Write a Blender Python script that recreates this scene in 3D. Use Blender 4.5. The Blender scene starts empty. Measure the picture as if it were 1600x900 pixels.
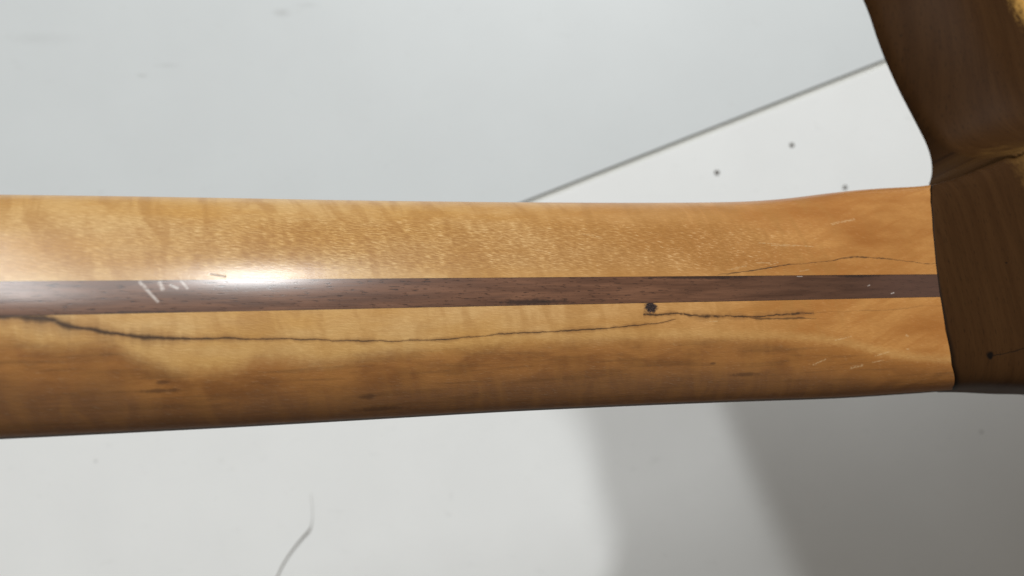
import bpy, bmesh, math, random
import numpy as np
from mathutils import Matrix, Vector

# ------------------------------------------------------------------ camera, world, lamps, exposure
S = bpy.context.scene
MM = 0.001
T = 700.0                                   # table top is 700 mm below the lens
FPX = 1600 * 26 / 36
cam_d = bpy.data.cameras.new("camera")
cam = bpy.data.objects.new("camera", cam_d)
S.collection.objects.link(cam)
cam.location = (0, 0, T * MM)
cam_d.lens = 26
cam_d.sensor_width = 36
cam_d.clip_start = 0.005
cam_d.clip_end = 50
cam_d.dof.use_dof = True
cam_d.dof.focus_distance = 0.214
cam_d.dof.aperture_fstop = 11.5
S.camera = cam

world = bpy.data.worlds.new("World")
S.world = world
world.use_nodes = True
bg = world.node_tree.nodes["Background"]
bg.inputs[0].default_value = (1.0, 0.93, 0.83, 1)
bg.inputs[1].default_value = 0.205


def tube_lamp(name, tanx, tany, dist, width, length, turn, power, target=(0, 0, 500)):
    d = bpy.data.lights.new(name, 'AREA')
    d.shape = 'RECTANGLE'
    d.size = width
    d.size_y = length
    d.energy = power
    d.color = (0.97, 0.995, 1.0)
    o = bpy.data.objects.new(name, d)
    S.collection.objects.link(o)
    v = Vector((tanx, tany, 1)).normalized()
    tg = Vector(target) * MM
    o.location = tg + v * dist
    o.rotation_euler = (v.to_track_quat('Z', 'Y').to_matrix() @ Matrix.Rotation(math.radians(turn), 3, 'Z')).to_euler()
    return o


tube_lamp("ceiling_lamp", 0.285, 0.86, 5.0, 0.26, 0.46, 0, 115)
tube_lamp("ceiling_lamp", -0.195, 0.99, 5.0, 0.26, 3.40, 16, 156)

S.view_settings.view_transform = 'Standard'
S.view_settings.look = 'None'
S.view_settings.gamma = 1
S.view_settings.exposure = 0.0
S.view_settings.use_curve_mapping = False
S.cycles.use_denoising = True


# ------------------------------------------------------------------ node helper
class NT:
    def __init__(self, name):
        self.m = bpy.data.materials.new(name)
        self.m.use_nodes = True
        self.t = self.m.node_tree
        self.bsdf = self.t.nodes["Principled BSDF"]

    def n(self, typ, **kw):
        nd = self.t.nodes.new(typ)
        for k, v in kw.items():
            setattr(nd, k, v)
        return nd

    def link(self, a, b):
        self.t.links.new(a, b)

    def put(self, sock, v):
        if hasattr(v, 'is_output'):
            self.link(v, sock)
        else:
            sock.default_value = v

    def math(self, op, a, b=0.0, c=None, clamp=False):
        nd = self.n('ShaderNodeMath', operation=op)
        nd.use_clamp = clamp
        self.put(nd.inputs[0], a)
        self.put(nd.inputs[1], b)
        if c is not None:
            self.put(nd.inputs[2], c)
        return nd.outputs[0]

    def ramp(self, v, a, b, lo=0.0, hi=1.0, smooth=True):
        nd = self.n('ShaderNodeMapRange')
        nd.interpolation_type = 'SMOOTHSTEP' if smooth else 'LINEAR'
        self.put(nd.inputs[0], v)
        self.put(nd.inputs[1], a)
        self.put(nd.inputs[2], b)
        self.put(nd.inputs[3], lo)
        self.put(nd.inputs[4], hi)
        return nd.outputs[0]

    def attr(self, name):
        return self.n('ShaderNodeAttribute', attribute_name=name).outputs['Fac']

    def vec(self, x, y, z=0.0):
        nd = self.n('ShaderNodeCombineXYZ')
        self.put(nd.inputs[0], x)
        self.put(nd.inputs[1], y)
        self.put(nd.inputs[2], z)
        return nd.outputs[0]

    def noise(self, vec, scale=1.0, detail=2.0, rough=0.5, dist=0.0):
        nd = self.n('ShaderNodeTexNoise')
        self.link(vec, nd.inputs['Vector'])
        nd.inputs['Scale'].default_value = scale
        nd.inputs['Detail'].default_value = detail
        nd.inputs['Roughness'].default_value = rough
        nd.inputs['Distortion'].default_value = dist
        return nd.outputs['Fac']

    def mix(self, f, a, b, mode='MIX'):
        nd = self.n('ShaderNodeMix', data_type='RGBA', blend_type=mode)
        self.put(nd.inputs[0], f)
        for sock, v in ((nd.inputs[6], a), (nd.inputs[7], b)):
            if hasattr(v, 'is_output'):
                self.link(v, sock)
            else:
                sock.default_value = (*v, 1)
        return nd.outputs[2]

    def curve(self, v, pts, lo, hi):
        """pts (x, y) in mm -> y as a function of v, through a float curve"""
        x0, x1 = pts[0][0], pts[-1][0]
        nd = self.n('ShaderNodeFloatCurve')
        c = nd.mapping.curves[0]
        q = [((x - x0) / (x1 - x0), (y - lo) / (hi - lo)) for x, y in pts]
        while len(c.points) < len(q):
            c.points.new(0.5, 0.5)
        for p, (a, b) in zip(c.points, q):
            p.location = (a, b)
            p.handle_type = 'AUTO'
        nd.mapping.update()
        t = self.ramp(v, x0, x1, smooth=False)
        self.link(t, nd.inputs['Value'])
        return self.math('MULTIPLY_ADD', nd.outputs[0], hi - lo, lo)

    def crack(self, x, y, pts, wpts, wob, soft=0.0):
        """mask of a thin drawn line y = f(x) with width w(x) (mm)"""
        ys = [p[1] for p in pts]
        c = self.curve(x, pts, min(ys) - 1, max(ys) + 1)
        jag = self.noise(self.vec(self.math('MULTIPLY', x, .13), 2.1), 1.0, 5, .62)
        wob = self.math('ADD', self.math('MULTIPLY', wob, .45), self.math('MULTIPLY_ADD', jag, 1.6, -.8))
        wn = self.ramp(self.noise(self.vec(self.math('MULTIPLY', x, .16), 7.3), 1.0, 4, .6), .3, .7, .35, 1.3)
        w = self.curve(x, wpts, 0.0, max(p[1] for p in wpts) + 0.01)
        w = self.math('MULTIPLY', w, wn)
        d = self.math('ABSOLUTE', self.math('SUBTRACT', self.math('ADD', y, wob), c))
        m = self.math('SUBTRACT', 1.0, self.ramp(d, self.math('MULTIPLY', w, soft), w))
        inx = self.math('MULTIPLY', self.math('GREATER_THAN', x, pts[0][0]),
                        self.math('LESS_THAN', x, pts[-1][0]))
        ok = self.math('MULTIPLY', inx, self.math('GREATER_THAN', w, 0.02))
        return self.math('MULTIPLY', m, ok)

    def seg(self, x, y, x0, y0, x1, y1, w):
        """mask of a short straight stroke"""
        dx, dy = x1 - x0, y1 - y0
        L2 = dx * dx + dy * dy
        px = self.math('SUBTRACT', x, x0)
        py = self.math('SUBTRACT', y, y0)
        t = self.math('ADD', self.math('MULTIPLY', px, dx / L2), self.math('MULTIPLY', py, dy / L2), clamp=True)
        ex = self.math('SUBTRACT', px, self.math('MULTIPLY', t, dx))
        ey = self.math('SUBTRACT', py, self.math('MULTIPLY', t, dy))
        d = self.math('SQRT', self.math('ADD', self.math('MULTIPLY', ex, ex), self.math('MULTIPLY', ey, ey)))
        return self.ramp(d, w * 1.25, 0.0)

    def spot(self, x, y, cx, cy, rx, ry, wob=0.0, inner=0.3):
        ex = self.math('DIVIDE', self.math('SUBTRACT', x, cx), rx)
        ey = self.math('DIVIDE', self.math('SUBTRACT', y, cy), ry)
        d = self.math('SQRT', self.math('ADD', self.math('MULTIPLY', ex, ex), self.math('MULTIPLY', ey, ey)))
        return self.ramp(self.math('ADD', d, wob), 1.0, inner)

    def mx(self, *a):
        r = a[0]
        for b in a[1:]:
            r = self.math('MAXIMUM', r, b)
        return r

    def bump(self, h, strength, dist):
        nd = self.n('ShaderNodeBump')
        nd.inputs['Strength'].default_value = strength
        nd.inputs['Distance'].default_value = dist
        self.link(h, nd.inputs['Height'])
        return nd.outputs[0]

    def set(self, **kw):
        for k, v in kw.items():
            s = self.bsdf.inputs[k]
            if hasattr(v, 'is_output'):
                self.link(v, s)
            elif isinstance(v, tuple):
                s.default_value = (*v, 1)
            else:
                s.default_value = v
        return self.m


# ------------------------------------------------------------------ wood marks, in mm along / across the neck
CRACK_LONG = [(-200, -3.0), (-150, -3.6), (-119.5, -4.18), (-114.8, -4.4), (-109.8, -5.0), (-106.5, -6.5), (-102.5, -7.27), (-96.8, -8.42),
              (-87.2, -9.97), (-76.2, -10.41), (-63.2, -10.85), (-51.2, -11.62), (-35.2, -12.4), (-18.5, -12.42),
              (-4.5, -11.69), (8.5, -11.4), (29.8, -10.83), (44.2, -9.77), (50, -8.9)]
W_LONG = [(-200, .9), (-122, 1.2), (-117, 1.6), (-111.5, 1.9), (-109.6, .9), (-107.5, 1.1), (-105.5, 1.35), (-103.3, .75), (-100, 1.0),
          (-94, 1.15), (-88, .95), (-80, .6), (-72, .42), (-60, .32), (-35, .26), (-10, .26), (10, .32), (40, .26), (50, 0)]
CRACK_KNOT = [(39.2, -7.34), (44.5, -7.37), (50.8, -7.31), (55.0, -7.84), (59.2, -8.28), (66.0, -8.32), (72.8, -8.78),
              (79.5, -8.84), (86.5, -8.48), (92.5, -8.39), (99.0, -8.18)]
W_KNOT = [(39.2, .2), (43, .9), (48, .6), (53, .9), (57, .4), (61, .85), (66, .6), (71, .45), (75, .65), (80, .4), (86, .38),
          (93, .6), (97, .45), (99, 0)]
CRACK_KNOT2 = [(75, -9.1), (81.8, -9.68), (88.8, -9.74), (100.5, -10.05)]
W_KNOT2 = [(75, 0), (80, .5), (85, .3), (90, .55), (96, .3), (100.5, 0)]
CRACK_UP = [(66, 4.5), (70.5, 4.72), (77.5, 5.61), (82.5, 6.08), (90.0, 7.23), (98.5, 7.86), (107.2, 8.51), (115.2, 9.74), (123.0, 10.08),
            (129.0, 9.73), (136.2, 9.19), (144.2, 8.15), (156.0, 7.65)]
W_UP = [(66, .1), (80, .35), (90, .3), (100, .2), (107, .3), (114, .42), (122, .45), (130, .36), (140, .2), (148, .3), (156, .2)]
FAINT = [(97.2, -8.3), (113.5, -7.98), (131.5, -7.8), (142.5, -7.06), (153, -6.94)]
W_FAINT = [(97.2, .3), (113, .18), (131, .25), (142, .2), (153, .22)]
HEART = [(-200, -6), (-119.5, -7.56), (-112.0, -9.45), (-105.8, -9.86), (-100.8, -9.15), (-94.0, -12.13), (-87.5, -15.03), (-80.5, -16.82),
         (-70.5, -16.24), (-64.8, -14.14), (-51.2, -15.61), (-35.2, -14.23), (-18.5, -14.25), (-0.8, -13.5),
         (27.8, -13.35), (59.0, -14.27), (93.0, -16.21), (145.5, -25.28), (180, -27)]


def maple_material():
    k = NT("spalted_maple")
    x, y = k.attr("along"), k.attr("across")
    p = k.vec(x, y)
    wob = k.math('MULTIPLY_ADD', k.noise(p, 0.55, 3, .6), 1.1, -0.55)
    wob_s = k.math('MULTIPLY', wob, 0.35)
    # figure: short slanted flecks, cross flame and long fibres
    sh = k.math('MULTIPLY_ADD', x, 0.16, y)
    wav = k.math('MULTIPLY_ADD', k.noise(k.vec(k.math('MULTIPLY', x, .35), k.math('MULTIPLY', y, .35)), 1, 2), 0.9, sh)
    fl = k.noise(k.vec(k.math('MULTIPLY', x, .46), k.math('MULTIPLY', wav, 2.9)), 1.0, 3, .6)
    fleck = k.ramp(fl, .36, .66)
    fine = k.noise(k.vec(k.math('MULTIPLY', x, .16), k.math('MULTIPLY', y, 5.0)), 1.0, 3, .6)
    flame = k.noise(k.vec(k.math('MULTIPLY_ADD', y, .03, k.math('MULTIPLY', x, .17)), k.math('MULTIPLY', y, .06)), 1.0, 3, .55, .6)
    cloud = k.noise(k.vec(k.math('MULTIPLY', x, .022), k.math('MULTIPLY', y, .09)), 1.0, 3, .55)
    # where the flecks are strong: a band on the upper lamination, weaker elsewhere
    band = k.math('MULTIPLY', k.math('MULTIPLY', k.ramp(y, 3, 9), k.ramp(y, 27, 18)), k.math('MULTIPLY', k.ramp(x, 118, 70), k.ramp(x, -115, -45, .35, 1)))
    fa = k.math('MULTIPLY_ADD', band, .85, .35)
    pale = (.635, .405, .168)
    gold = (.555, .305, .088)
    col = k.mix(k.ramp(cloud, .32, .68), gold, pale)
    col = k.mix(k.ramp(x, -60, 130), col, k.mix(k.ramp(cloud, .3, .7), (.345, .125, .022), (.53, .245, .066)))
    mot = k.noise(k.vec(k.math('MULTIPLY_ADD', y, -.10, k.math('MULTIPLY', x, .07)), k.math('MULTIPLY_ADD', x, -.07, k.math('MULTIPLY', y, .22))), 1.0, 4, .6, .6)
    col = k.mix(k.math('MULTIPLY', k.ramp(mot, .44, .64), k.ramp(x, 70, 125, .10, .5)), col, (.38, .140, .026))
    # the darker heartwood of the lower lamination
    hb = k.curve(x, HEART, -30, -5)
    hd = k.math('SUBTRACT', hb, k.math('MULTIPLY_ADD', wob, 2.2, y))
    hm = k.ramp(hd, -2.2, 4.5)
    cl2 = k.noise(k.vec(k.math('MULTIPLY', x, .055), k.math('MULTIPLY', y, .15)), 1.0, 4, .6, .5)
    heart = k.mix(k.ramp(cl2, .34, .64), (.190, .072, .019), (.325, .136, .036))
    heart = k.mix(k.ramp(hd, 6, 15), heart, k.mix(k.ramp(fine, .4, .7), (.190, .084, .034), (.130, .058, .026)))  # lowest band: streaked wood, darkened to paint in shade under the neck
    heart = k.mix(k.math('MULTIPLY', k.ramp(x, 60, 140), k.ramp(y, -34, -20)), heart, (.33, .125, .022))
    strk = k.noise(k.vec(k.math('MULTIPLY', x, .03), k.math('MULTIPLY', y, .55)), 1.0, 4, .6, .3)
    heart = k.mix(k.math('MULTIPLY', k.ramp(strk, .48, .68), .5), heart, (.105, .045, .015))
    col = k.mix(hm, col, heart)
    edge = k.math('MULTIPLY', k.ramp(hd, -3.2, -.6), k.ramp(hd, 1.5, -.6))
    col = k.mix(k.math('MULTIPLY', edge, .35), col, (.62, .37, .13))
    flm = k.math('MULTIPLY', k.ramp(flame, .42, .66), k.math('MULTIPLY', k.ramp(y, -17, -5, .20, .5), k.ramp(x, 95, 130, 1, .3)))
    col = k.mix(flm, col, (.38, .180, .045))
    dark = k.math('MULTIPLY', k.math('SUBTRACT', 1.0, fleck), k.math('MULTIPLY', fa, .60))
    col = k.mix(dark, col, (.29, .125, .028))
    lit = k.math('MULTIPLY', k.ramp(fl, .54, .74), k.math('MULTIPLY', k.math('MULTIPLY_ADD', band, .45, .12), k.ramp(flame, .62, .40, .35, 1)))
    col = k.mix(lit, col, (.80, .60, .33))
    col = k.mix(k.math('MULTIPLY', k.ramp(fine, .5, .75), .22), col, (.25, .10, .025))
    # mineral stains
    st = k.mx(k.spot(x, y, -86.8, -20.3, 2.2, .7, wob_s), k.spot(x, y, -88, -22.3, 6, .7, wob),
              k.spot(x, y, -39.2, -26.8, 3.2, 1.1, wob), k.spot(x, y, 74, -26.4, 8, .9, wob),
              k.spot(x, y, -36, -31, 9, 1.2, wob), k.spot(x, y, 62, -22.4, 1.5, .5, wob_s))
    col = k.mix(k.math('MULTIPLY', st, .62), col, (.07, .03, .013))
    # halo and cores of the spalting lines
    long_ = k.crack(x, y, CRACK_LONG, W_LONG, wob_s)
    halo = k.crack(x, y, CRACK_LONG, [(a, b * 3 + .3) for a, b in W_LONG], wob_s, 0)
    kn1 = k.crack(x, y, CRACK_KNOT, W_KNOT, wob)
    kn2 = k.crack(x, y, CRACK_KNOT2, W_KNOT2, wob_s)
    up = k.crack(x, y, CRACK_UP, W_UP, wob_s)
    fa1 = k.crack(x, y, FAINT, W_FAINT, wob_s)
    knh = k.crack(x, y, CRACK_KNOT, [(a, 1.9) for a, b in W_KNOT], wob, 0)
    col = k.mix(k.math('MULTIPLY', k.mx(halo, knh), .5), col, (.20, .082, .024))
    gap = k.ramp(k.noise(k.vec(k.math('MULTIPLY', x, .5), 3.7), 1, 2), .38, .52)
    lines = k.mx(long_, k.math('MULTIPLY', kn1, k.math('MULTIPLY_ADD', gap, .5, .5)), k.math('MULTIPLY', kn2, .8),
                 k.math('MULTIPLY', up, k.math('MULTIPLY_ADD', gap, .4, .6)), k.math('MULTIPLY', fa1, .35))
    lines = k.math('MULTIPLY', lines, k.ramp(k.noise(k.vec(k.math('MULTIPLY', x, .25), k.math('MULTIPLY', y, .8)), 1, 3, .6), .25, .5, .72, 1))
    col = k.mix(k.math('MULTIPLY', lines, .95), col, (.040, .019, .009))
    kj = k.math('MULTIPLY_ADD', k.noise(p, 1.3, 4, .7), 1.3, -.65)
    knot = k.spot(x, y, 41.9, -5.3, 2.6, 2.1, kj, .55)
    kcol = k.mix(k.ramp(k.noise(p, 2.2, 3, .7), .45, .7), (.012, .007, .007), (.09, .05, .045))
    col = k.mix(knot, col, kcol)
    # white nicks and scratches in the finish
    sc = None
    for a in ((84.0, 15.26, 104.5, 13.7, .22), (88.5, 14.3, 97, 14.0, .25), (89.2, 8.3, 86, 7.5, .22), (73.2, 6.7, 77, 7.2, .25),
              (114, 21.9, 123.5, 23.7, .55), (96.5, 5.3, 100.2, 5.9, .2), (81, 8.3, 86, 8.2, .2), (97.8, -24.4, 102.2, -22.9, .35),
              (121, -22.6, 126.5, -21.5, .3), (120, -24.6, 124, -24.2, .3), (112, -26, 116, -25.4, .6), (134, -16.4, 134.6, -16.6, .5), (106, -17, 112, -16, .3), (70, 6.1, 74, 6.3, .2),
              (60, -9.9, 64, -9.9, .22), (133.5, -21, 134.3, -21, .4), (-83.6, 5.9, -83, 4.4, .4), (-81.6, 6.2, -81.2, 4.4, .45), (24, 18, 30, 16.8, .18)):
        s_ = k.seg(x, y, *a)
        sc = s_ if sc is None else k.math('MAXIMUM', sc, s_)
    brk = k.ramp(k.noise(k.vec(k.math('MULTIPLY', x, 1.1), k.math('MULTIPLY', y, 2)), 1, 2), .40, .56)
    sc = k.math('MULTIPLY', sc, brk)
    col = k.mix(k.math('MULTIPLY', sc, .28), col, (.80, .62, .36))
    dent = k.seg(x, y, -76.5, 5.5, -73.2, 4.8, .33)
    col = k.mix(k.math('MULTIPLY', dent, .75), col, (.10, .05, .03))
    h = k.math('MULTIPLY_ADD', fl, .6, k.math('MULTIPLY', fine, .35))
    hc = k.math('ADD', h, k.math('MULTIPLY', k.mx(knot, dent, k.math('MULTIPLY', lines, .45)), -.9))
    return k.set(**{'Base Color': col, 'Roughness': .5, 'Specular IOR Level': k.ramp(y, -36, -26, 0.02, .2),
                    'Coat Weight': k.ramp(y, -35, -25, 0.0, .62), 'Coat Roughness': k.math('MULTIPLY_ADD', fine, .08, .17), 'Coat IOR': 1.43,
                    'Normal': k.bump(h, .55, .00022), 'Coat Normal': k.bump(hc, .10, .0002)})


def stripe_material():
    k = NT("walnut_stripe_wood")
    x, y = k.attr("along"), k.attr("across")
    p = k.vec(x, y)
    wob = k.math('MULTIPLY_ADD', k.noise(p, .5, 3, .6), 1.2, -.6)
    pore = k.noise(k.vec(k.math('MULTIPLY', x, .36), k.math('MULTIPLY', k.math('MULTIPLY_ADD', x, .06, y), 2.6)), 1, 2, .5)
    pm = k.ramp(pore, .60, .70)
    big = k.noise(k.vec(k.math('MULTIPLY', x, .04), k.math('MULTIPLY', y, .5)), 1, 3, .55, .3)
    fib = k.noise(k.vec(k.math('MULTIPLY', x, .10), k.math('MULTIPLY', y, 4)), 1, 3, .6)
    col = k.mix(k.ramp(big, .3, .7), (.100, .041, .020), (.185, .082, .042))
    col = k.mix(k.math('MULTIPLY', k.ramp(fib, .45, .7), .4), col, (.045, .022, .014))
    col = k.mix(k.ramp(x, 30, 110), col, k.mix(k.ramp(big, .3, .7), (.058, .024, .012), (.100, .045, .024)))
    col = k.mix(k.math('MULTIPLY', k.ramp(x, 105, 140), .6), col, (.085, .043, .032))
    col = k.mix(k.math('MULTIPLY', pm, k.ramp(x, 90, 20, .25, .8)), col, (.018, .009, .007))
    st = k.mx(k.spot(x, y, 6, -3.1, 13, 1.2, wob), k.spot(x, y, 120, 3.7, 14, .8, wob), k.spot(x, y, 60, 3.6, 26, .8, wob),
              k.spot(x, y, -92, -3.9, 14, .7, wob))
    col = k.mix(k.math('MULTIPLY', st, .75), col, (.016, .008, .006))
    glue = k.ramp(k.math('ABSOLUTE', y), 3.72, 3.98)
    col = k.mix(k.math('MULTIPLY', glue, .7), col, (.022, .011, .007))
    sc = None
    for a in ((-91.8, 3.5, -90.2, 1.5, .55), (-90.0, 1.2, -88.0, -1.2, .5), (-87.6, 3.3, -87.0, 1.8, .65), (-85.2, 2.7, -83.8, 2.0, .5),
              (-83.0, 3.8, -81.6, 1.9, .42), (131, -2.5, 132.2, -2.2, .25), (122, .2, 123, .5, .22), (95, 3.6, 97, 3.6, .15)):
        s_ = k.seg(x, y, *a)
        sc = s_ if sc is None else k.math('MAXIMUM', sc, s_)
    sc = k.math('MULTIPLY', sc, k.ramp(k.noise(p, 1.2, 3, .6), .3, .6, .35, 1))
    col = k.mix(k.math('MULTIPLY', sc, .6), col, (.70, .62, .56))
    h = k.math('MULTIPLY_ADD', pm, -.9, k.math('MULTIPLY', fib, .5))
    return k.set(**{'Base Color': col, 'Roughness': .5, 'Specular IOR Level': .15, 'Coat Weight': .9, 'Coat IOR': 1.44,
                    'Coat Roughness': k.math('MULTIPLY_ADD', fib, .08, .17),
                    'Normal': k.bump(h, .5, .0002), 'Coat Normal': k.bump(h, .03, .0002)})


def body_material():
    k = NT("dark_walnut")
    x, y = k.attr("along"), k.attr("across")
    p = k.vec(x, y)
    wob = k.math('MULTIPLY_ADD', k.noise(p, .4, 3, .6), 1.0, -.5)
    pores = k.ramp(k.noise(k.vec(k.math('MULTIPLY', x, 2.4), k.math('MULTIPLY', y, .28)), 1, 2, .5), .60, .70)
    gr = k.noise(k.vec(k.math('MULTIPLY', x, .25), k.math('MULTIPLY', y, .016)), 1, 4, .6, .25)
    fib = k.noise(k.vec(k.math('MULTIPLY', x, 1.6), k.math('MULTIPLY', y, .10)), 1, 3, .6)
    col = k.mix(k.ramp(gr, .25, .75), (.036, .0150, .0046), (.049, .0215, .0070))
    col = k.mix(k.math('MULTIPLY', k.ramp(fib, .5, .75), .3), col, (.016, .008, .003))
    col = k.mix(k.math('MULTIPLY', pores, .55), col, (.010, .005, .002))
    # lamp highlight on the horn and gloss by the ridge, painted into the colour
    sheen = k.mx(k.spot(x, k.math('MULTIPLY', y, .3), 262, 41, 15, 7, wob, 0), k.math('MULTIPLY', k.spot(x, y, 218, 44, 17, 22, wob, 0), .2))
    col = k.mix(k.math('MULTIPLY', sheen, .95), col, (.55, .30, .075))
    knot = k.spot(x, y, 168.6, -24.3, 2.1, 1.7, wob, .35)
    cr = k.crack(x, y, [(168, -24.4), (175.5, -24.0), (183.4, -22.9), (200, -21)], [(168, .5), (175, .3), (184, .35), (200, .2)],
                 k.math('MULTIPLY', wob, .4))
    sm = k.mx(knot, k.math('MULTIPLY', cr, .8), k.spot(x, y, 186, 8, .8, .4, wob))
    col = k.mix(sm, col, (.006, .004, .003))
    j = k.attr('joint')
    col = k.mix(k.math('MULTIPLY', k.ramp(j, k.ramp(y, 10, -34, .9, 3.2), .2), .9), col, (.006, .0035, .002))
    h = k.math('MULTIPLY_ADD', sm, -1.0, k.math('MULTIPLY', fib, .5))
    return k.set(**{'Base Color': col, 'Roughness': .55, 'Specular IOR Level': .05, 'Coat Weight': .0,
                    'Coat Roughness': .3, 'Normal': k.bump(h, .4, .0002)})


def fingerboard_material():
    k = NT("rosewood")
    x, y = k.attr("along"), k.attr("across")
    f = k.noise(k.vec(k.math('MULTIPLY', x, .10), k.math('MULTIPLY', y, 2.2)), 1, 4, .6)
    col = k.mix(k.ramp(f, .35, .68), (.050, .026, .012), (.10, .052, .024))
    return k.set(**{'Base Color': col, 'Roughness': .7, 'Specular IOR Level': .15, 'Normal': k.bump(f, .3, .0002)})


def panel_material(name, base, spots=()):
    k = NT(name)
    tc = k.n('ShaderNodeTexCoord').outputs['Object']
    sp = k.n('ShaderNodeSeparateXYZ')
    k.link(tc, sp.inputs[0])
    x = k.math('MULTIPLY', sp.outputs[0], 1000)
    y = k.math('MULTIPLY', sp.outputs[1], 1000)
    p = k.vec(x, y)
    c1 = k.noise(p, .012, 4, .6)
    c2 = k.noise(p, .9, 3, .6)
    d = tuple(v * .975 for v in base)
    col = k.mix(k.ramp(c1, .3, .7), d, base)
    sm = k.math('MULTIPLY', k.ramp(k.noise(k.vec(k.math('MULTIPLY', x, .05), k.math('MULTIPLY', y, .11)), 1, 5, .65, .8), .60, .80), .22)
    col = k.mix(sm, col, (.42, .42, .40))
    dust = k.math('MULTIPLY', k.ramp(k.noise(p, .33, 1, .5), .77, .82), .35)
    col = k.mix(dust, col, (.30, .28, .25))
    m = None
    wob = k.math('MULTIPLY_ADD', k.noise(p, .25, 3, .6), .9, -.45)
    for (cx, cy, rx, ry, a) in spots:
        s_ = k.math('MULTIPLY', k.spot(x, y, cx, cy, rx, ry, wob, 0), a)
        m = s_ if m is None else k.math('MAXIMUM', m, s_)
    if m is not None:
        col = k.mix(m, col, (.30, .295, .28))
    return k.set(**{'Base Color': col, 'Roughness': .42, 'Specular IOR Level': .4, 'Normal': k.bump(c2, .12, .0002)})


def plain(name, col, rough):
    k = NT(name)
    n = k.noise(k.n('ShaderNodeTexCoord').outputs['Object'], 400, 3)
    return k.set(**{'Base Color': k.mix(n, tuple(c * .75 for c in col), col), 'Roughness': rough})


# ------------------------------------------------------------------ mesh helpers
def mesh_obj(name, verts, faces, mat, parent=None, smooth=True, attrs=None):
    me = bpy.data.meshes.new(name)
    me.from_pydata([tuple(v) for v in verts], [], faces)
    if attrs:
        for an, vals in attrs.items():
            a = me.attributes.new(an, 'FLOAT', 'POINT')
            a.data.foreach_set('value', np.asarray(vals, dtype=np.float32))
    me.materials.append(mat)
    if smooth:
        me.polygons.foreach_set('use_smooth', [True] * len(me.polygons))
    me.update()
    o = bpy.data.objects.new(name, me)
    S.collection.objects.link(o)
    if parent:
        o.parent = parent
    return o


def grid_faces(nr, nc, base=0, flip=False):
    out = []
    for i in range(nr - 1):
        for j in range(nc - 1):
            a = base + i * nc + j
            q = (a, a + nc, a + nc + 1, a + 1)
            out.append(q[::-1] if flip else q)
    return out


def px(x, y, depth=T):
    """point on the table (mm) from its direction in the view"""
    return ((x - 800) / FPX * depth, -(y - 450) / FPX * depth)


# ------------------------------------------------------------------ the table: two white laminate panels with an open joint
def prism(name, poly, z0, z1, mat, parent=None, bev=.0006):
    bm = bmesh.new()
    vs = [bm.verts.new((x * MM, y * MM, z0 * MM)) for x, y in poly]
    f = bm.faces.new(vs)
    r = bmesh.ops.extrude_face_region(bm, geom=[f])
    bmesh.ops.translate(bm, vec=(0, 0, (z1 - z0) * MM), verts=[g for g in r['geom'] if isinstance(g, bmesh.types.BMVert)])
    bmesh.ops.recalc_face_normals(bm, faces=bm.faces)
    bmesh.ops.bevel(bm, geom=bm.edges[:], offset=bev, segments=3, affect='EDGES', profile=.5)
    me = bpy.data.meshes.new(name)
    bm.to_mesh(me)
    bm.free()
    me.materials.append(mat)
    o = bpy.data.objects.new(name, me)
    S.collection.objects.link(o)
    if parent:
        o.parent = parent
    return o


HALF = 900.0
a, b = np.array(px(838, 312)), np.array(px(1385, 97))
u = (b - a) / np.linalg.norm(b - a)
nrm = np.array((-u[1], u[0]))               # towards the upper left panel
def seam_at(xv, off):
    q = a + nrm * off
    return (xv, q[1] + (xv - q[0]) * u[1] / u[0])
GAP = 2.9
table = prism("table", [(-HALF + 5, -HALF + 5), (HALF - 5, -HALF + 5), (HALF - 5, HALF - 5), (-HALF + 5, HALF - 5)], -40, -3.4,
              plain("chipboard_edge", (.74, .735, .69), .7))
table["kind"] = "structure"
sp_a = [(*px(440, 20), 12, 6, .28), (*px(222, 118), 7, 2.6, .30), (*px(262, 102), 16, 2.5, .18), (*px(480, 8), 16, 3, .14), (*px(60, 60), 50, 9, .10)]
sp_b = [(*px(150, 720), 2.2, 2.2, .6), (*px(1533, 675), 2.6, 2.6, .7), (*px(705, 775), 3, 8, .10), (*px(1090, 330), 5, 3, .12), (*px(1180, 180), 3, 2, .15)]
upper = prism("panel", [seam_at(-HALF, GAP), seam_at(HALF, GAP), (HALF, HALF), (-HALF, HALF)], -3, 0,
              panel_material("grey_white_laminate", (.66, .685, .69), sp_a), table)
lower = prism("panel", [(-HALF, -HALF), (HALF, -HALF), seam_at(HALF, -GAP), seam_at(-HALF, -GAP)], -3, .4,
              panel_material("white_laminate", (.835, .84, .83), sp_b), table)

# dark nail heads in the right-hand panel
nail_mat = plain("dark_steel", (.12, .105, .09), .6)
def dome(r, h, n=14):
    vs, fs = [], []
    rings = [(r, 0), (r * .95, h * .5), (r * .7, h * .9), (r * .3, h)]
    for rr, z in rings:
        for i in range(n):
            t = 2 * math.pi * i / n
            vs.append((rr * math.cos(t) * MM, rr * math.sin(t) * MM, z * MM))
    for k_ in range(len(rings) - 1):
        for i in range(n):
            fs.append((k_ * n + i, k_ * n + (i + 1) % n, (k_ + 1) * n + (i + 1) % n, (k_ + 1) * n + i))
    fs.append(tuple((len(rings) - 1) * n + i for i in range(n)))
    return vs, fs
for (hx, hy, r) in ((1237, 227, 2.3), (1120, 270, 2.5), (1320, 293, 2.2)):
    o = mesh_obj("nail_head", *dome(r, .5), nail_mat, lower)
    q = px(hx, hy)
    o.location = (q[0] * MM, q[1] * MM, .4 * MM)

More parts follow.
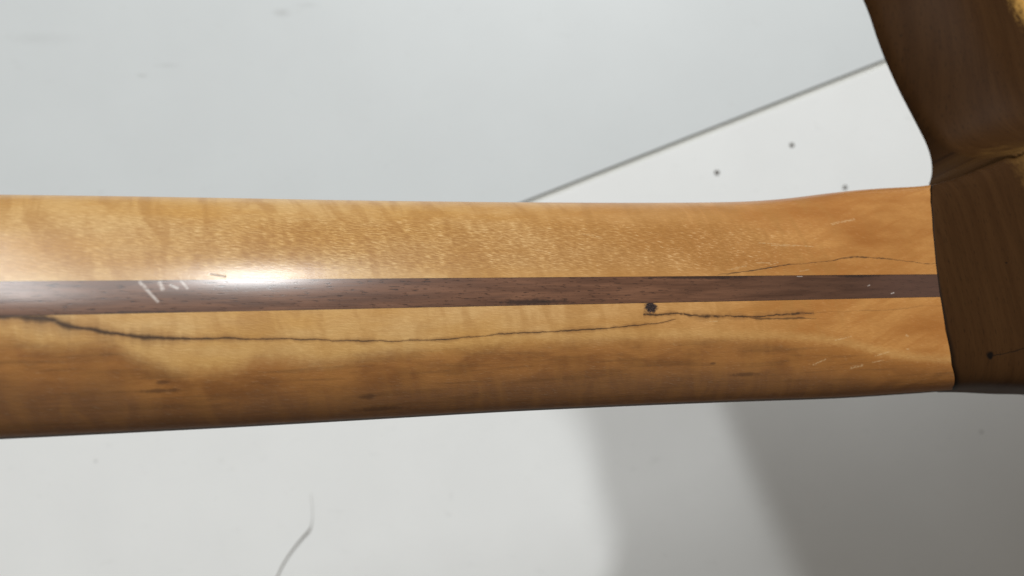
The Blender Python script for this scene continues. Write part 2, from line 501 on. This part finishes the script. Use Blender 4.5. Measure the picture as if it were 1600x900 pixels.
# ------------------------------------------------------------------ the guitar
ROT = Matrix(((0.948656, -0.09358, 0.30215), (0.011565, 0.964857, 0.262522), (-0.316098, -0.245548, 0.916399)))
guitar = bpy.data.objects.new("guitar", None)
S.collection.objects.link(guitar)
guitar.empty_display_size = .05
guitar.location = (0, -0.9435 * MM, (T - 202.018) * MM)
guitar.rotation_euler = ROT.to_euler()
guitar["label"] = "guitar seen from behind, spalted maple neck with walnut stripe joined to dark walnut body"
guitar["category"] = "guitar"

MAPLE, STRIPE, BODY, ROSE = maple_material(), stripe_material(), body_material(), fingerboard_material()

K = np.array([-420, -170, -130, -100, -70, -40, 0, 40, 70, 90, 105, 118, 130, 145, 165, 175, 188, 212, 250, 300], float)
HU = np.array([25.26, 29.01, 29.61, 30.06, 30.34, 30.54, 31.12, 31.97, 32.83, 33.62, 34.48, 36.07, 37.39, 38.58, 39.44, 41.3, 45.4, 53.3, 66, 82])
HL = np.array([24.58, 28.33, 28.93, 29.5, 29.97, 30.28, 30.6, 31.41, 32.19, 32.8, 33.33, 33.7, 33.8, 33.86, 33.96, 34.4, 36.0, 37.0, 44, 62])
NU = np.array([2, 2, 2, 2, 2, 2, 2, 2, 2, 2.05, 2.6, 3.12, 3.6, 4.2, 5, 6, 7, 8, 8, 8])
DEP, FB = 14.0, 6.0
XF = np.arange(-420, 300.5, 1.0)
def smooth_knots(v, w):
    y = np.interp(XF, K, v)
    g = np.exp(-.5 * (np.arange(-24, 25) / w) ** 2)
    g /= g.sum()
    yp = np.concatenate([2 * y[0] - y[24:0:-1], y, 2 * y[-1] - y[-2:-26:-1]])
    return np.convolve(yp, g, 'valid')
HUf, HLf, NUf = smooth_knots(HU, 6), smooth_knots(HL, 8), smooth_knots(NU, 7)
def P(x):
    return np.interp(x, XF, HUf), np.interp(x, XF, HLf), np.interp(x, XF, NUf)

def zsec(x, y):
    hu, hl, n = P(x)
    if y >= 0:
        h, m = hu, n
    else:
        h, m = hl, 2 + (n - 2) * .5
    t = min(1.0, abs(y) / h)
    return -DEP + DEP * max(0.0, 1 - t ** m) ** (1 / m)

JS = np.array([-42, -37.2, -26.9, -15.5, -2.3, 7.8, 19.8, 30.6, 36, 41.6, 46])
JX = np.array([162.5, 157.5, 152.0, 150.6, 151.7, 153.2, 155.6, 158.9, 162, 167.5, 172])
def xjoint(s):
    return np.interp(s, JS, JX)

def section_points(x, y0, y1, n):
    """n points of the back profile from y0 to y1 (denser toward the edges), with arc length from the crown"""
    hu, hl, _ = P(x)
    y1 = min(y1, hu)
    y0 = max(y0, -hl)
    def tof(y):
        h = hu if y >= 0 else hl
        return math.asin(max(-1, min(1, y / h)))
    ts = np.linspace(tof(y0), tof(y1), n)
    ys = np.array([(hu if t >= 0 else hl) * math.sin(t) for t in ts])
    zs = np.array([zsec(x, y) for y in ys])
    return ys, zs

def arc(x):
    yy = np.concatenate([-P(x)[1] * np.sin(np.linspace(math.pi / 2, 0, 60)), P(x)[0] * np.sin(np.linspace(0, math.pi / 2, 60))[1:]])
    zz = np.array([zsec(x, y) for y in yy])
    s = np.concatenate([[0], np.cumsum(np.hypot(np.diff(yy), np.diff(zz)))])
    return yy, s - s[59]

def lamination(name, y0, y1, n, mat, x0=-400.0):
    """a strip of the neck between two glue lines: back surface, glue faces and flat underside"""
    xs = np.concatenate([np.arange(x0, -160, 8), np.arange(-160, 149, 1.5)])
    xs = np.concatenate([xs, 1000 + np.linspace(0, 1, 22)[1:]])        # last bit runs up to the joint curve
    V, al, ac = [], [], []
    for xx in xs:
        row = []
        xb = xx if xx < 900 else 149.0
        ys, zs = section_points(xb, y0, y1, n)
        ay, as_ = arc(xb)
        for y, z in zip(ys, zs):
            s = np.interp(y, ay, as_)
            if xx >= 900:
                x = xs[-22] + (xjoint(s) - xs[-22]) * (xx - 1000)
                hu, hl, _ = P(x)
                bu, bl, _ = P(xb)
                yy = y if abs(y) <= 4.01 else (math.copysign(4 + (abs(y) - 4) * ((hu if y > 0 else hl) - 4) / ((bu if y > 0 else bl) - 4), y))
                zz = zsec(x, yy)
            else:
                x, yy, zz = xx, y, z
            V.append((x * MM, yy * MM, zz * MM))
            al.append(x)
            ac.append(s)
    nr, nc = len(xs), n
    F = grid_faces(nr, nc)
    # underside
    base = len(V)
    for i in range(nr):
        for j in (0, nc - 1):
            v = V[i * nc + j]
            V.append((v[0], v[1], -DEP * MM))
            al.append(al[i * nc + j])
            ac.append(ac[i * nc + j])
    for i in range(nr - 1):
        F.append((base + 2 * i, base + 2 * i + 2, i * nc + nc, i * nc))
        F.append((base + 2 * i + 1, i * nc + nc - 1, (i + 1) * nc + nc - 1, base + 2 * i + 3))
        F.append((base + 2 * i, base + 2 * i + 1, base + 2 * i + 3, base + 2 * i + 2))
    for i in (0, nr - 1):
        F.append(tuple([i * nc + j for j in range(nc)] + [base + 2 * i + 1, base + 2 * i]))
    o = mesh_obj(name, V, F, mat, guitar, True, {"along": al, "across": ac})
    m = o.modifiers.new("edge", 'EDGE_SPLIT')
    m.split_angle = math.radians(40)
    return o

up_l = lamination("maple_lamination", 4.0, 99, 70, MAPLE)
up_l["label"] = "upper maple half of the neck with fine flecked figure"
st_l = lamination("walnut_stripe", -4.0, 4.0, 14, STRIPE)
st_l["label"] = "narrow dark walnut stripe down the middle of the neck"
lo_l = lamination("maple_lamination", -99, -4.0, 70, MAPLE)
lo_l["label"] = "lower maple half of the neck with long black spalting line and knot"

# fingerboard under the neck
V, al, ac, F = [], [], [], []
xs = np.arange(-400, 330, 4.0)
for x in xs:
    hu, hl, _ = P(min(x, 150))
    for (y, z, s) in ((hu, -DEP - .02, 50), (hu + .05, -DEP - FB + .8, 55), (hu - .8, -DEP - FB, 57), (-hl + .8, -DEP - FB, -57),
                      (-hl - .05, -DEP - FB + .8, -55), (-hl, -DEP - .02, -50)):
        V.append((x * MM, y * MM, z * MM))
        al.append(x)
        ac.append(s)
for i in range(len(xs) - 1):
    for j in range(6):
        F.append((i * 6 + j, i * 6 + (j + 1) % 6, (i + 1) * 6 + (j + 1) % 6, (i + 1) * 6 + j))
F += [tuple(range(6)), tuple((len(xs) - 1) * 6 + j for j in range(6))[::-1]]
mesh_obj("fingerboard", V, F, ROSE, guitar, False, {"along": al, "across": ac})

# headstock, out of the picture to the left
hs = [(-400, 24), (-430, 30), (-460, 44), (-580, 38), (-600, 20), (-598, -24), (-470, -48), (-440, -34), (-400, -24)]
V = [(x * MM, y * MM, z * MM) for z in (-3.5, -17.5) for x, y in hs]
n = len(hs)
F = [tuple(range(n)), tuple(range(2 * n - 1, n - 1, -1))] + [(i, i + n, (i + 1) % n + n, (i + 1) % n) for i in range(n)]
mesh_obj("headstock", V, F, MAPLE, guitar, False, {"along": [v[0] * 1000 for v in V], "across": [v[1] * 1000 for v in V]})

# ---- body: heel block that carries on the neck profile + the wings with horns, one mesh
def chaikin(pts, it=3):
    pts = np.array(pts, float)
    for _ in range(it):
        q = np.roll(pts, -1, 0)
        pts = np.stack([pts * .75 + q * .25, pts * .25 + q * .75], 1).reshape(-1, 2)
    return pts
OUT = chaikin([(222, 20), (212, 40), (205.5, 53), (211.5, 61), (213, 72), (208.5, 86), (202.5, 104), (198.5, 123), (197, 143), (189, 168), (176, 192), (160, 206),
               (166, 216), (190, 212), (250, 196), (320, 178), (430, 185), (580, 180), (660, 120), (680, 0), (660, -120), (590, -185),
               (420, -195), (340, -165), (300, -150), (275, -140), (268, -118), (276, -80), (276, -56), (262, -46), (240, -34), (225, -20)])
def seg_dist(PX, PY):
    """distance to the outline, nearest outline point, inside test"""
    A = OUT
    B = np.roll(OUT, -1, 0)
    best = np.full(PX.shape, 1e9)
    nx = np.zeros_like(PX)
    ny = np.zeros_like(PY)
    ins = np.zeros(PX.shape, bool)
    for (ax, ay), (bx, by) in zip(A, B):
        dx, dy = bx - ax, by - ay
        t = np.clip(((PX - ax) * dx + (PY - ay) * dy) / (dx * dx + dy * dy + 1e-12), 0, 1)
        qx, qy = ax + t * dx, ay + t * dy
        d = np.hypot(PX - qx, PY - qy)
        m = d < best
        best[m] = d[m]
        nx[m] = qx[m]
        ny[m] = qy[m]
        if abs(dy) > 1e-12:
            c = ((ay > PY) != (by > PY)) & (PX < dx * (PY - ay) / dy + ax)
            ins ^= c
    return best, nx, ny, ins
gx = np.concatenate([np.arange(150, 270, 1.0), np.arange(270, 690, 6.0)])
gy = np.concatenate([np.arange(-205, -60, 6.0), np.arange(-60, 180, 1.0), np.arange(180, 224, 2.0)])
GX, GY = np.meshgrid(gx, gy, indexing='ij')
D, NX, NY, INS = seg_dist(GX, GY)
need = np.zeros_like(INS)
c4 = INS[:-1, :-1] | INS[1:, :-1] | INS[:-1, 1:] | INS[1:, 1:]
need[:-1, :-1] |= c4
need[1:, :-1] |= c4
need[:-1, 1:] |= c4
need[1:, 1:] |= c4
X = np.where(INS, GX, NX)
Y = np.where(INS, GY, NY)
DI = np.where(INS, D, 0)
ridge = np.interp(X, XF, HUf)
lowr = -np.interp(X, XF, HLf)
d = np.maximum(Y - ridge, lowr - Y) * .94
ZT = -15.0
scoop = np.where(Y > 0, np.interp(X, [240, 330], [40, 9]), 9.0)
tt_ = np.clip(DI / scoop, 0, 1)
Z = ZT - 23.0 * (1 - tt_) ** 2.1
ri = np.minimum(DI, 2.0)
Z = Z - 2 + np.sqrt(np.maximum(4 - (2 - ri) ** 2, 0))
Z = Z + (-1.6 - Z) * np.exp(-np.maximum(d, 0) / 9.0)
Z = np.where(d < -1.5, -3.0, Z)
FRONT = -40.5
V, al, ac, F = [], [], [], []
idx = -np.ones(INS.shape, int)
for i, j in zip(*np.nonzero(need)):
    idx[i, j] = len(V)
    V.append((X[i, j] * MM, Y[i, j] * MM, Z[i, j] * MM))
    al.append(X[i, j])
    ac.append(Y[i, j])
ec = {}
for i, j in zip(*np.nonzero(c4)):
    q = (idx[i, j], idx[i + 1, j], idx[i + 1, j + 1], idx[i, j + 1])
    F.append(tuple(int(v) for v in q))
    for k_ in range(4):
        e = (q[k_], q[(k_ + 1) % 4])
        if (e[1], e[0]) in ec:
            del ec[(e[1], e[0])]
        else:
            ec[e] = 1
low = {}
for (p_, q_) in ec:
    for v in (p_, q_):
        if v not in low:
            low[v] = len(V)
            V.append((V[v][0], V[v][1], FRONT * MM))
            al.append(al[v])
            ac.append(ac[v])
for (p_, q_) in ec:
    F.append((int(p_), low[p_], low[q_], int(q_)))
# flat front of the body follows the same plan
nb = len(V)
fidx = {}
for i, j in zip(*np.nonzero(need)):
    fidx[idx[i, j]] = len(V)
    V.append((X[i, j] * MM, Y[i, j] * MM, FRONT * MM))
    al.append(X[i, j])
    ac.append(Y[i, j])
for i, j in zip(*np.nonzero(c4)):
    q = (idx[i, j], idx[i, j + 1], idx[i + 1, j + 1], idx[i + 1, j])
    F.append(tuple(fidx[v] for v in q))
# heel block sweep
NA = 90
rows = []
ay158, as158 = arc(158.0)
fr = np.concatenate([[0, .003, .008], np.linspace(.03, 1, 70)])
thU = np.linspace(-math.pi / 2, math.pi / 2, NA)
for r, f_ in enumerate(fr):
    row = []
    for t in thU:
        yb = (P(158)[0] if t >= 0 else P(158)[1]) * math.sin(t)
        s = float(np.interp(yb, ay158, as158))
        xj = float(xjoint(s)) + .06
        x = xj + (300 - xj) * f_
        hu, hl, _ = P(x)
        y = (hu if t >= 0 else hl) * math.sin(t)
        z = zsec(x, y)
        ins = (.5, .12, 0)[r] if r < 3 else 0
        sc_ = 1 - ins / 36
        row.append((x, y * sc_, z - ins))
    rows.append([(p_[0], p_[1], float(np.interp(p_[0], [150, 205, 265], [-19.5, -23, FRONT + 3]))) if e else p_
                 for e, p_ in [(1, row[0])] + [(0, p_) for p_ in row] + [(1, row[-1])]])
b0 = len(V)
jd = [99.0] * b0
nc = NA + 2
front = [(p_[0] + .02, p_[1] * .85, p_[2] - 7) for p_ in rows[0]]
for row in [front] + rows:
    for p_ in row:
        V.append((p_[0] * MM, p_[1] * MM, p_[2] * MM))
        al.append(p_[0])
        ac.append(p_[1])
        jd.append(0)
for r_i in range(len(rows) + 1):
    for c_i in range(nc):
        jd[b0 + r_i * nc + c_i] = max(0.0, V[b0 + r_i * nc + c_i][0] - V[b0 + nc + c_i][0]) * 1000
F += grid_faces(len(rows) + 1, nc, b0)
F += [(b0 + i * nc, b0 + i * nc + nc - 1, b0 + (i + 1) * nc + nc - 1, b0 + (i + 1) * nc) for i in range(1, len(rows))]
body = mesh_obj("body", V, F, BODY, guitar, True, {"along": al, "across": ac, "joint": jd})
body["label"] = "dark walnut body with heel block and scooped upper horn"
m = body.modifiers.new("edge", 'EDGE_SPLIT')
m.split_angle = math.radians(50)

# ------------------------------------------------------------------ a thin hair lying on the table
def tube(name, pts, rad, mat, n=6):
    pts = [Vector(p_) for p_ in pts]
    V, F = [], []
    for i, p_ in enumerate(pts):
        tn = (pts[min(i + 1, len(pts) - 1)] - pts[max(i - 1, 0)]).normalized()
        sd = tn.cross(Vector((0, 0, 1))).normalized()
        upv = sd.cross(tn)
        for j in range(n):
            t = 2 * math.pi * j / n
            V.append((p_ + (sd * math.cos(t) + upv * math.sin(t)) * rad[i]) * MM)
    for i in range(len(pts) - 1):
        for j in range(n):
            F.append((i * n + j, i * n + (j + 1) % n, (i + 1) * n + (j + 1) % n, (i + 1) * n + j))
    F += [tuple(range(n))[::-1], tuple((len(pts) - 1) * n + j for j in range(n))]
    return mesh_obj(name, V, F, mat)
ctrl = [(486, 772), (489, 795), (488, 818), (484, 828), (470, 843), (455, 862), (442, 882), (433, 902), (420, 935), (400, 965)]
cp = np.array([px(*c) for c in ctrl])
tt = np.linspace(0, len(cp) - 1, 60)
hx, hy = np.interp(tt, range(len(cp)), cp[:, 0]), np.interp(tt, range(len(cp)), cp[:, 1])
kx = np.ones(5) / 5
hx[2:-2], hy[2:-2] = np.convolve(hx, kx, 'valid'), np.convolve(hy, kx, 'valid')
rad = np.interp(tt, [0, 1.5, 2.2, 3.2, 4.5, 9], [.16, .2, .35, .95, .75, .5])
hair = tube("hair_strand", [(x_, y_, .4 + r_) for x_, y_, r_ in zip(hx, hy, rad)], rad, plain("grey_hair", (.30, .28, .25), .6))
hair["label"] = "thin curved grey hair lying on the white table below the neck"
hair["category"] = "hair"
